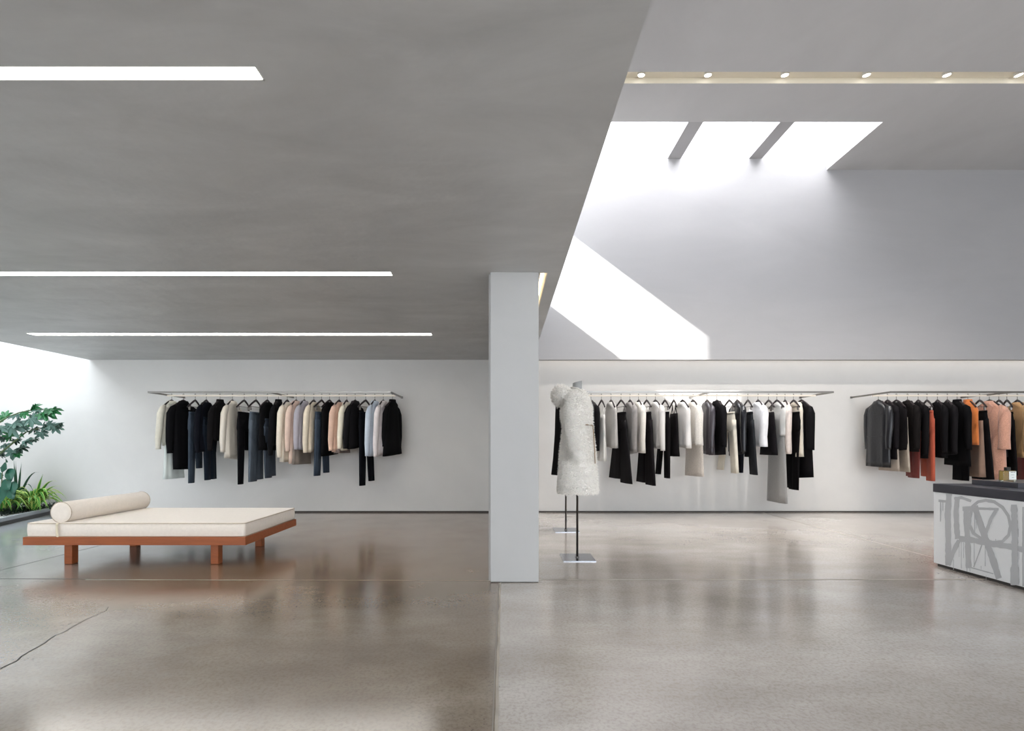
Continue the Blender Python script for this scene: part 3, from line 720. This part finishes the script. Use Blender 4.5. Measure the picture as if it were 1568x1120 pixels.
def tufts(o_mesh, count, ln, parent, seed=1):
    """short curly wool locks standing on a surface; all of them belong to that garment part"""
    rnd = random.Random(seed); me = o_mesh.data; polys = list(me.polygons); ar = [p.area for p in polys]
    ch = rnd.choices(polys, ar, k=count); mb = MB()
    for p in ch:
        vs = [me.vertices[i].co for i in p.vertices]; u_, v_ = rnd.random(), rnd.random(); ww = [(1-u_)*(1-v_), u_*(1-v_), u_*v_, (1-u_)*v_] if len(vs) == 4 else [1]*len(vs); s = sum(ww)
        c = sum((v*w_ for v, w_ in zip(vs, ww)), Vector())/s; n = p.normal
        t1 = n.orthogonal().normalized(); a = rnd.uniform(0, 6.28); t1 = Matrix.Rotation(a, 3, n) @ t1; t2 = n.cross(t1)
        L_ = ln*rnd.choice((.6, .8, 1, 1.7))*rnd.uniform(.7, 1.2); r = .0048
        dn = Vector((0, 0, -1))*.25
        tip = c+(n+dn+t1*rnd.uniform(-.5, .5)).normalized()*L_
        mb.add([c+t1*r, c-t1*.5*r+t2*.87*r, c-t1*.5*r-t2*.87*r, tip], [(0, 1, 3), (1, 2, 3), (2, 0, 3)])
    return mb
X0, Y0 = .708, 4.68
coat = thing('shearling_coat', 'knee-length cream shearling coat with hood on the nearer steel stand', 'coat', (X0, Y0, .62), math.radians(-12))
def zc_(y): return px2z(y, 4.6)-.62
def merge_build(mb, tf_count, name, parent, seed, ln=.02):
    o = mb.build(name, SHEAR, parent, smooth=True)
    tm = tufts(o, tf_count, ln, parent, seed)
    tm2 = MB(); tm2.v = [tuple(v.co) for v in o.data.vertices]; tm2.f = [tuple(p.vertices) for p in o.data.polygons]; tm2.mi = [0]*len(tm2.f)
    tm2.add(tm.v, tm.f); me_old = o.data; bpy.data.objects.remove(o)
    n_base = len(me_old.polygons)
    me = bpy.data.meshes.new(name); me.from_pydata(tm2.v, [], tm2.f); me.materials.append(SHEAR); me.update()
    me.polygons.foreach_set('use_smooth', [i < n_base for i in range(len(me.polygons))])
    o2 = bpy.data.objects.new(name, me); C.collection.objects.link(o2); o2.parent = parent; return o2
m = MB(); R = []
for y, a, b, cx in [(596, .055, .06, 0), (600, .075, .10, .0), (606, .10, .16, .0), (614, .125, .195, -.005), (626, .145, .205, -.01), (640, .145, .20, -.01), (652, .138, .19, 0), (662, .142, .19, .0), (680, .158, .20, .0),
                    (700, .168, .21, .0), (725, .178, .22, .0), (745, .186, .228, .0), (754, .19, .23, .0), (757, .18, .22, 0)]:
    R.append(ell(zc_(y), a, b*.82, cx, 0, .03 if y > 620 else 0, 5, 1.0))
m.loft(R); merge_build(m, 26000, 'body', coat, 3, .014)
for s, (n_, sd) in zip((-1, 1), ((9000, 5), (5000, 6))):
    m = MB(); P = [(-.0, s*.12, zc_(609)), (-.005, s*.19, zc_(616)), (-.01, s*.25, zc_(632)), (-.0, s*.29, zc_(655)), (.018, s*.295, zc_(675)), (.03, s*.285, zc_(689))]
    m.tube(P, [.05, .08, .084, .078, .073, .070], 20, 1.0); merge_build(m, n_, 'sleeve', coat, sd, .016)
    m = MB(); m.tube([(.026, s*.286, zc_(684)), (.032, s*.284, zc_(690)), (.036, s*.278, zc_(703))], [.05, .048, .05], 18); merge_build(m, 900, 'cuff', coat, sd+9, .012)
# hood lying on the back
m = MB(); R = []
for i in range(11):
    a = PI*i/10
    R.append((math.cos(a), math.sin(a)))
P = []
for j in range(9):
    q = j/8; an = math.radians(-62+124*q)  # around the back of the neck
    P.append((-.06-.10*math.cos(an), .145*math.sin(an), zc_(604)-.02*abs(math.sin(an))+.005))
m.tube([(.01, -.135, zc_(603))]+P+[(.01, .135, zc_(603))], [.02, .055, .07, .08, .086, .088, .086, .08, .07, .055, .02], 18, .85)
m.tube([(-.155, 0, zc_(600)), (-.165, 0, zc_(609)), (-.15, 0, zc_(620))], [.05, .075, .035], 16, 1.2)
merge_build(m, 5500, 'hood', coat, 21)
m = MB(); P = [(-.06, .0, zc_(592)), (-.04, -.045, zc_(593)), (.01, -.066, zc_(595)), (.06, -.062, zc_(601)), (.10, -.05, zc_(611)), (.125, -.03, zc_(618))]
m.tube(P, .009, 8); m.tube([(x, -y, z) for x, y, z in P], .009, 8)
m.build('neck_edge', mat('coat_edge', '#ece8e0', .8), coat, smooth=True)
m = MB(); m.tube([(.06, -.187, zc_(651)), (.105, -.142, zc_(651.5)), (.137, -.07, zc_(651.5)), (.148, .0, zc_(652))], .0055, 8)
BR = mat('coat_tie', '#a08a70', .8)
m.tube([(.148, -.04, zc_(652)), (.158, -.07, zc_(665)), (.168, -.09, zc_(690)), (.172, -.09, zc_(710))], .005, 8); m.build('belt', BR, coat, smooth=True)
# black coat on the farther stand
bc = thing('black_coat', 'long black coat on the farther steel stand, mostly hidden by shearling coat', 'coat', (.79, 6.19, .72), math.radians(-10))
BM = cloth('#1c1a1c'); zq = lambda y: px2z(y, 6.19)-.72
m = MB(); R = []
for y, a, b, cx in [(603, .06, .07, 0), (607, .08, .12, 0), (612, .11, .17, 0), (620, .13, .19, 0), (635, .135, .19, 0), (665, .14, .19, 0), (700, .16, .2, -.0), (727, .175, .21, -.01)]:
    R.append(ell(zq(y), a, b, cx, 0, .02 if y > 640 else 0, 6))
m.loft(R); m.build('body', BM, bc, smooth=True)
for s in (-1, 1):
    m = MB(); m.tube([(0, s*.15, zq(612)), (0, s*.20, zq(622)), (-.01, s*.235, zq(650)), (0, s*.235, zq(680)), (.015, s*.23, zq(700))], [.04, .065, .062, .055, .05], 14); m.build('sleeve', BM, bc, smooth=True)
m = MB(); m.loft([ell(zq(606), .07, .08), ell(zq(600), .056, .06), ell(zq(600), .05, .052), ell(zq(606), .05, .05)], (False, False)); m.build('collar', BM, bc, smooth=True)

# ------------------------------------------------------------------ counter
CWH = mat('counter_white', '#e9eaea', .55); CTOP = mat('counter_top_dark', '#3b3b42', .35, noise=(6, .08))
PAINT = mat('grey_brush_paint', '#b9babb', .6)
XC, YC0, YC1, ZK, ZS = 3.91, 2.1, 4.40, .745, .669
ct = thing('display_counter', 'white counter with grey painted letters and dark slab top', 'counter', (XC+.6, (YC0+YC1)/2, 0))
ox, oy = ct.location.x, ct.location.y
bx(XC-ox, XC+1.2-ox, YC0-oy, YC1-oy, .025, ZS).build('body', CWH, ct, bevel=.003)
bx(XC+.02-ox, XC+1.18-ox, YC0+.02-oy, YC1-.02-oy, 0, .025).build('plinth', DARK, ct)
bx(XC-.004-ox, XC+1.204-ox, YC0-.004-oy, YC1+.004-oy, ZS, ZK).build('counter_top', CTOP, ct, bevel=.003)
def ctp(a, b, off=.0015):
    x, y = 1400+a/5.09, 700+b/5.09
    Y = F*XC/(x-CX); return (XC-off-ox, Y-oy, EYE-(y-CY)*Y/F)
_off = .0012
def stroke(mb, pts, wd, rag=.12):
    global _off; _off += .00012; off = _off
    n = len(pts); Q = []
    # resample
    for i in range(n-1):
        a, b = Vector(pts[i]), Vector(pts[i+1]); k = max(1, int((b-a).length/22))
        Q += [a.lerp(b, j/k) for j in range(k)]
    Q.append(Vector(pts[-1])); n = len(Q); vs = []
    for i, p in enumerate(Q):
        d = (Q[min(i+1, n-1)]-Q[max(i-1, 0)]).normalized(); nn = Vector((-d.y, d.x)); r = wd/2*(1+random.uniform(-rag, rag))
        l, q = p+nn*r, p-nn*r*(1+random.uniform(-rag, rag)*.5)
        vs += [ctp(*l, off), ctp(*q, off)]
    mb.add(vs, [(2*i, 2*i+1, 2*i+3, 2*i+2) for i in range(n-1)])
STR = [([(190, 342), (252, 348)], 18), ([(272, 288), (262, 450), (266, 640), (266, 845)], 46), ([(338, 312), (326, 430), (332, 560), (340, 640)], 42),
       ([(312, 325), (370, 318), (445, 345)], 22), ([(350, 650), (310, 730), (266, 845)], 34), ([(408, 388), (408, 500), (418, 650), (425, 868)], 44),
       ([(378, 405), (440, 402)], 36),
       ([(436, 470), (452, 390), (500, 350), (560, 338), (625, 350), (690, 395), (735, 460), (752, 540), (738, 610), (690, 660), (610, 668), (530, 640), (462, 595), (432, 530), (434, 470)], 24),
       ([(472, 385), (540, 590), (600, 760), (662, 948)], 48), ([(648, 402), (600, 480), (558, 600)], 26), ([(545, 640), (510, 740), (465, 860)], 9),
       ([(480, 402), (660, 408)], 18), ([(350, 638), (450, 648), (600, 678), (750, 700), (900, 735)], 42), ([(780, 372), (786, 620), (786, 880)], 50),
       ([(786, 860), (786, 1000)], 66), ([(858, 390), (858, 1010)], 26), ([(440, 862), (620, 912)], 8), ([(255, 800), (280, 835)], 20)]
m = MB()
for p, w_ in STR: stroke(m, p, w_)
for x, a, b, w_ in [(207, 350, 505, 9), (226, 350, 420, 5), (370, 660, 872, 4), (388, 668, 790, 4), (470, 660, 845, 5), (556, 700, 852, 5), (474, 400, 590, 6), (500, 410, 480, 4), (488, 420, 560, 4),
                    (820, 720, 800, 4), (815, 560, 625, 4), (310, 800, 880, 4), (415, 860, 895, 5), (438, 860, 895, 5), (525, 850, 880, 4), (565, 925, 960, 3), (640, 640, 670, 4), (355, 690, 780, 3)]:
    stroke(m, [(x, a), (x, b)], w_, .3)
m.build('painted_lettering', PAINT, ct)['label'] = 'loose grey brushed letters with drips'
tr = bx(0, .9, 0, .39, 0, .042).build('display_tray', mat('tray_dark', '#45444a', .3), None, bevel=.002)
tr.location = (4.17, 3.92, ZK); tag(tr, 'low dark display plinth lying on the counter top', 'display plinth')
GLS = mat('amber_perfume', '#d8b23e', .08, trans=.6, ior=1.4)
Xb, Yb = px2x(1542.5, 4.06), 4.06
bt = thing('perfume_bottle', 'small square yellow glass bottle with black cap on the counter', 'bottle', (Xb, Yb, ZK+.042))
bx(-.054, .054, -.02, .02, 0, .094).build('glass', mat('clear_glass', '#eef0e2', .03, trans=.95), bt, bevel=.004)
bx(-.050, .050, -.016, .016, .012, .090).build('liquid', GLS, bt, bevel=.002)
bx(-.008, .052, -.0225, -.0205, .018, .088).build('label', mat('bottle_label', '#e6e8e2', .6), bt)
m = MB()
for z, a, b in ((.078, .004, .024), (.078, .028, .042), (.058, .008, .034), (.036, .014, .03)):
    m.box(a, b, -.0232, -.0226, z, z+.004 if z == .078 else z+.002)
m.build('label_text', mat('label_ink', '#55565c', .6), bt)
bx(-.018, .018, -.012, .012, .094, .122).build('cap', mat('black_cap', '#151312', .3), bt, bevel=.002)

# ------------------------------------------------------------------ garden bed
CURB = mat('curb_grey', '#9ea3a8', .7)
A, B = Vector((-7.2, YB)), Vector((-5.97, 4.0))
d = (B-A).normalized(); n_ = Vector((d.y, -d.x))
m = MB(); wth = .05
pl = [A, B, B-n_*wth*-1, A-n_*wth*-1]
m.prism([(p.x, p.y) for p in pl], 'z', 0, .105); struct(m.build('trim_5', CURB, bevel=.003))
def soil_x(y): return A.x+(A.y-y)*(B.x-A.x)/(A.y-B.y)
m = MB(); m.prism([(XL, YB), (A.x, YB), (B.x, B.y), (XL, B.y)], 'z', 0.001, .055); o = m.build('planting_soil', mat('soil', '#6b6660', .95)); tag(o, 'dark soil under the white gravel of the garden bed', 'soil', kind='stuff')
m = MB(); rnd = random.Random(4)
for i in range(3200):
    y = rnd.uniform(4.6, YB-.04); x1 = soil_x(y)-.06; x = x1-abs(rnd.gauss(0, .35)); x = max(XL+.04, x)
    r = rnd.uniform(.009, .02); c = Vector((x, y, .055+rnd.uniform(0, .012)))
    a = rnd.uniform(0, 6); sx, sy, sz = r*rnd.uniform(.7, 1.3), r*rnd.uniform(.7, 1.3), r*.6
    vs = []
    for ux, uy, uz in ((1, 0, 0), (0, 1, 0), (-1, 0, 0), (0, -1, 0), (0, 0, 1), (0, 0, -1), (.7, .7, .5), (-.7, .7, .5), (-.7, -.7, .5), (.7, -.7, .5)):
        px_, py_ = ux*math.cos(a)-uy*math.sin(a), ux*math.sin(a)+uy*math.cos(a); vs.append(c+Vector((px_*sx, py_*sy, uz*sz)))
    m.add(vs, [(0, 6, 9), (0, 1, 6), (1, 2, 7), (1, 7, 6), (2, 3, 8), (2, 8, 7), (3, 0, 9), (3, 9, 8), (4, 6, 7), (4, 7, 8), (4, 8, 9), (4, 9, 6), (5, 1, 0), (5, 2, 1), (5, 3, 2), (5, 0, 3)])
tag(m.build('gravel', mat('white_gravel', '#d5d6d4', .8)), 'white gravel covering the garden bed by the grey curb', 'gravel', kind='stuff')

G_DARK = mat('leaf_dark', '#1f3a2c', .4, noise=(5, .2)); G_MID = mat('leaf_mid', '#2c7040', .42, noise=(5, .25)); G_GREY = mat('leaf_greygreen', '#58776c', .5, noise=(6, .2))
G_BR = mat('leaf_bright', '#4c9638', .4); G_YEL = mat('leaf_cream_edge', '#cfe07a', .45); G_BLK = mat('leaf_blackish', '#18241f', .45, noise=(8, .3)); STEM = mat('plant_stem', '#5b6b4a', .6)
def P3(x, y, D): return Vector((px2x(x, D), D, px2z(y, D)))
def blade(mb, base, tip, lift, wd, n=9, mi=(0, 1), droop=None):
    """arched strap leaf: 4 columns so the two edges can be a second colour"""
    base, tip = Vector(base), Vector(tip); md = (base+tip)/2+Vector((0, 0, lift)); vs = []
    hor = (tip-base); side = Vector((-hor.y, hor.x, 0))
    if side.length < 1e-4: side = Vector((1, 0, 0))
    side.normalize()
    for i in range(n+1):
        t = i/n; p = base*(1-t)**2+md*2*t*(1-t)+tip*t*t
        w_ = wd*(.35+.65*math.sin(PI*min(1, t*1.0+.12)**.8))*(1 if t < .7 else (1-t)/.3*.95+.05)
        up = Vector((0, 0, 1))*w_*.35
        vs += [p+side*w_+up, p+side*w_*.68+up*.35, p-side*w_*.68+up*.35, p-side*w_+up]
        vs += [p+side*w_*.98+up-Vector((0, 0, .0015)), p-side*w_*.98+up-Vector((0, 0, .0015))]
    fs_c, fs_e = [], []
    for i in range(n):
        a, b = 6*i, 6*(i+1)
        fs_c.append((a+1, a+2, b+2, b+1)); fs_e += [(a, a+1, b+1, b), (a+2, a+3, b+3, b+2)]
    k = len(mb.v); mb.add(vs, fs_c, mi[0]); 
    for f in fs_e: mb.f.append(tuple(k+q for q in f)); mb.mi.append(mi[1])
def lobed(mb, c, dirv, nrm, size, mi=0, folds=7):
    """palmate lobed leaf with a raised midrib"""
    dirv = dirv.normalized(); nrm = (nrm-dirv*nrm.dot(dirv)).normalized(); side = dirv.cross(nrm)
    pts = []
    for k in range(folds):
        a = math.radians(-115+230*k/(folds-1)); L_ = size*(1-.38*(abs(a)/2.0)**1.2)
        pts.append((a-math.radians(11), L_*.80)); pts.append((a, L_))
        pts.append((a+math.radians(11), L_*.80))
        if k < folds-1: pts.append((a+math.radians(115/(folds-1)), L_*.55))
    vs = [c]
    for a, r in pts:
        vs.append(c+dirv*r*math.cos(a)+side*r*math.sin(a)-nrm*(r*r/size)*.35+nrm*random.uniform(-.01, .01))
    k0 = len(vs); vs += [v-nrm*.0015 for v in vs]
    mb.add(vs, [(0, i, i+1) for i in range(1, k0-1)]+[(k0, k0+i+1, k0+i) for i in range(1, k0-1)], mi)
# lobed shrub reaching in from the left
rnd = random.Random(11)
sh = thing('lobed_leaf_shrub', 'tall shrub with lobed grey-green leaves reaching in from the left', 'plant', (-8.1, 6.9, .055))
base = Vector((-8.1, 6.9, .055))
def br(pts, r0, r1):
    V = [base]+[P3(*p) for p in pts]; m_.tube([v-base for v in V], [r0+(r1-r0)*i/(len(V)-1) for i in range(len(V))], 7)
m_ = MB()
br([(-60, 760, 6.9), (-40, 720, 6.9), (0, 695, 6.9), (24, 675, 6.9), (40, 662, 6.9), (60, 656, 6.9), (84, 652, 6.9)], .022, .003)
br([(-70, 740, 6.7), (-60, 680, 6.7), (-20, 660, 6.75), (10, 640, 6.8), (30, 632, 6.8), (50, 628, 6.8), (72, 628, 6.8)], .022, .003)
br([(-60, 760, 7.1), (-30, 700, 7.1), (0, 672, 7.1), (20, 668, 7.1)], .02, .003)
m_.build('stem', STEM, sh, smooth=True)
LV = [(80, 628, 6.8, 14, -15, 1), (66, 631, 6.8, 19, -30, 1), (50, 625, 6.8, 12, 20, 1), (38, 631, 6.8, 11, -60, 1), (46, 641, 6.8, 18, -25, 2), (26, 636, 6.8, 13, 190, 2), (8, 639, 6.8, 14, 100, 1),
      (18, 650, 6.8, 22, -50, 2), (2, 655, 6.8, 18, 200, 2), (46, 648, 6.85, 10, 20, 1), (37, 658, 6.85, 9, 60, 2), (33, 664, 6.85, 7, -80, 1), (84, 653, 6.9, 13, -30, 2), (76, 651, 6.9, 14, 10, 2), (66, 653, 6.9, 12, -10, 2),
      (62, 662, 6.9, 12, -60, 2), (52, 657, 6.9, 11, 220, 0), (41, 674, 6.9, 13, -50, 2), (52, 673, 6.9, 8, -30, 0), (18, 669, 7.0, 12, 130, 1), (6, 672, 7.0, 12, 150, 0), (24, 674, 7.0, 8, -100, 0), (8, 682, 7.0, 10, 180, 2),
      (20, 690, 7.0, 15, -70, 2), (30, 685, 7.0, 12, -20, 0), (26, 695, 7.0, 8, -60, 1), (4, 694, 7.0, 12, 190, 0), (0, 664, 7.0, 13, 160, 2), (-12, 640, 6.8, 22, 170, 2), (-20, 670, 6.9, 22, 180, 1), (-30, 650, 6.9, 24, 120, 2), (-25, 690, 6.9, 20, 200, 2),
      (12, 660, 6.9, 9, 60, 1), (88, 651, 6.9, 8, -20, 0), (60, 628, 6.8, 10, 170, 2)]
for x, y, D, s, a, mi in LV:
    m = MB(); c = P3(x, y, D)-base; ar = math.radians(a)
    for q in range(2):
        aa = ar+rnd.uniform(-.5, .5)+(q*1.2); dv = Vector((math.cos(aa), rnd.uniform(-.7, .2), math.sin(aa)*.8))
        lobed(m, c+Vector((rnd.uniform(-.02, .02),)*3)*q, dv, Vector((rnd.uniform(-.5, .5), -.7, .8)), s*D/F*1.05*(1-.3*q))
    m.build('leaf', (G_DARK, G_MID, G_GREY)[mi], sh)
# big dark leaves behind
pb = thing('broad_leaf_plant', 'dark broad-leaved plant at the left picture edge above the striped plant', 'plant', (px2x(-5, 6.9), 6.9, .055))
b0 = Vector(pb.location)
m = MB()
for x, y, s, a, mi in [(4, 715, 20, 20, 0), (14, 722, 18, -40, 0), (-4, 730, 24, 180, 0), (8, 738, 20, -20, 0), (20, 742, 16, -60, 0), (-10, 745, 22, 200, 0), (3, 750, 22, -80, 0), (16, 752, 18, -30, 0), (-12, 712, 22, 150, 0), (10, 706, 10, 60, 0)]:
    dv = Vector((math.cos(math.radians(a)), -.4, math.sin(math.radians(a)))); b = P3(x, y, 6.9)-b0; side = Vector((0, .15, -1))
    L_ = s*6.9/F; nn = 7; vs = []
    d_ = dv.normalized(); sd = d_.cross(Vector((0, -1, .5))).normalized()
    for i in range(nn+1):
        t = i/nn; p = b+d_*L_*(t-.3)-Vector((0, 0, L_*.4*t*t)); w_ = L_*.42*math.sin(PI*(.06+.94*t)); vs += [p+sd*w_, p+Vector((0, -.01, .0)), p-sd*w_]
    m.add(vs, [(3*i+q, 3*i+q+1, 3*i+q+4, 3*i+q+3) for i in range(nn) for q in (0, 1)])
m.build('foliage', mat('leaf_deep_teal', '#1d5240', .4, noise=(6, .25)), pb)
m = MB()
for x, y in ((4, 715), (14, 722), (-4, 730), (8, 738)): m.tube([(0, 0, 0), ((P3(x, y, 6.9)-b0)*.5+Vector((0, .02, .03))), P3(x, y, 6.9)-b0], .006, 6)
m.build('stem', STEM, pb)
# striped strap-leaved plants
def strap(name, label, x, y, D, n, spread, hgt, wd, mats, seed, extra=()):
    r_ = random.Random(seed); b = P3(x, y, D); b.z = .06
    t = thing(name, label, 'plant', tuple(b)); m = MB()
    for i in range(n):
        a = r_.uniform(0, 2*PI); L_ = spread*r_.uniform(.6, 1.15)
        tip = Vector((math.cos(a)*L_, math.sin(a)*L_*.55, r_.uniform(.02, hgt*.85)*(1.2-L_/spread*.55)))
        bs = Vector((math.cos(a)*.03, math.sin(a)*.03, r_.uniform(.02, .18)))
        blade(m, bs, tip, hgt*r_.uniform(.5, .95), wd*r_.uniform(.7, 1.1))
    for (ex, ey, lf) in extra:
        blade(m, (0, 0, .05), P3(ex, ey, D)-b, lf, wd)
    m.build('foliage', mats, t); return t
strap('striped_strap_plant', 'bright green plant with cream-edged arching leaves beside the curb', 52, 775, 7.42, 70, .46, .40, .030, [G_BR, G_YEL], 3,
      [(95, 746, .25), (88, 738, .3), (5, 765, .3), (10, 770, .25), (98, 757, .22), (25, 770, .3), (66, 726, .1), (47, 770, .3)])
strap('striped_strap_plant', 'green plant with cream-edged leaves at the left picture edge', 4, 778, 7.2, 55, .40, .36, .028, [G_BR, G_YEL], 5)
strap('upright_strap_plant', 'dark green upright strap-leaved plant behind the striped plant', 26, 772, 7.62, 24, .26, .50, .022, [mat('leaf_deep', '#24553a', .4), mat('leaf_deep2', '#2f6b45', .4)], 8, [(21, 703, .05), (33, 708, .05), (61, 724, .35), (24, 706, .0)])
GC = ['dark low ground cover clump at the left picture edge, nearest the curb', 'dark low ground cover clump right below the striped plant', 'dark low ground cover clump left of the bolster',
      'dark low ground cover clump nearest the back wall', 'dark low ground cover clump under the middle of the striped plant', 'dark low ground cover clump far back at the left']
for i, (x, y, D) in enumerate([(-4, 790, 7.0), (20, 787, 7.28), (60, 780, 7.6), (78, 775, 7.68), (40, 785, 7.5), (5, 780, 7.55)]):
    b = P3(x, y, D); b.z = .06
    t = thing('ground_cover_plant', GC[i], 'plant', tuple(b), group='dark ground cover clumps'); m = MB(); r_ = random.Random(30+i)
    for k in range(220):
        a = r_.uniform(0, 2*PI); rr = .17*math.sqrt(r_.random()); c = Vector((math.cos(a)*rr, math.sin(a)*rr, r_.uniform(.0, .13)*(1-rr/.3)))
        dv = Vector((math.cos(a+r_.uniform(-1, 1)), math.sin(a+r_.uniform(-1, 1)), r_.uniform(-.2, .7)))
        blade(m, c, c+dv*.06, .015, .007, 3)
    m.build('foliage', [G_BLK, G_DARK], t)
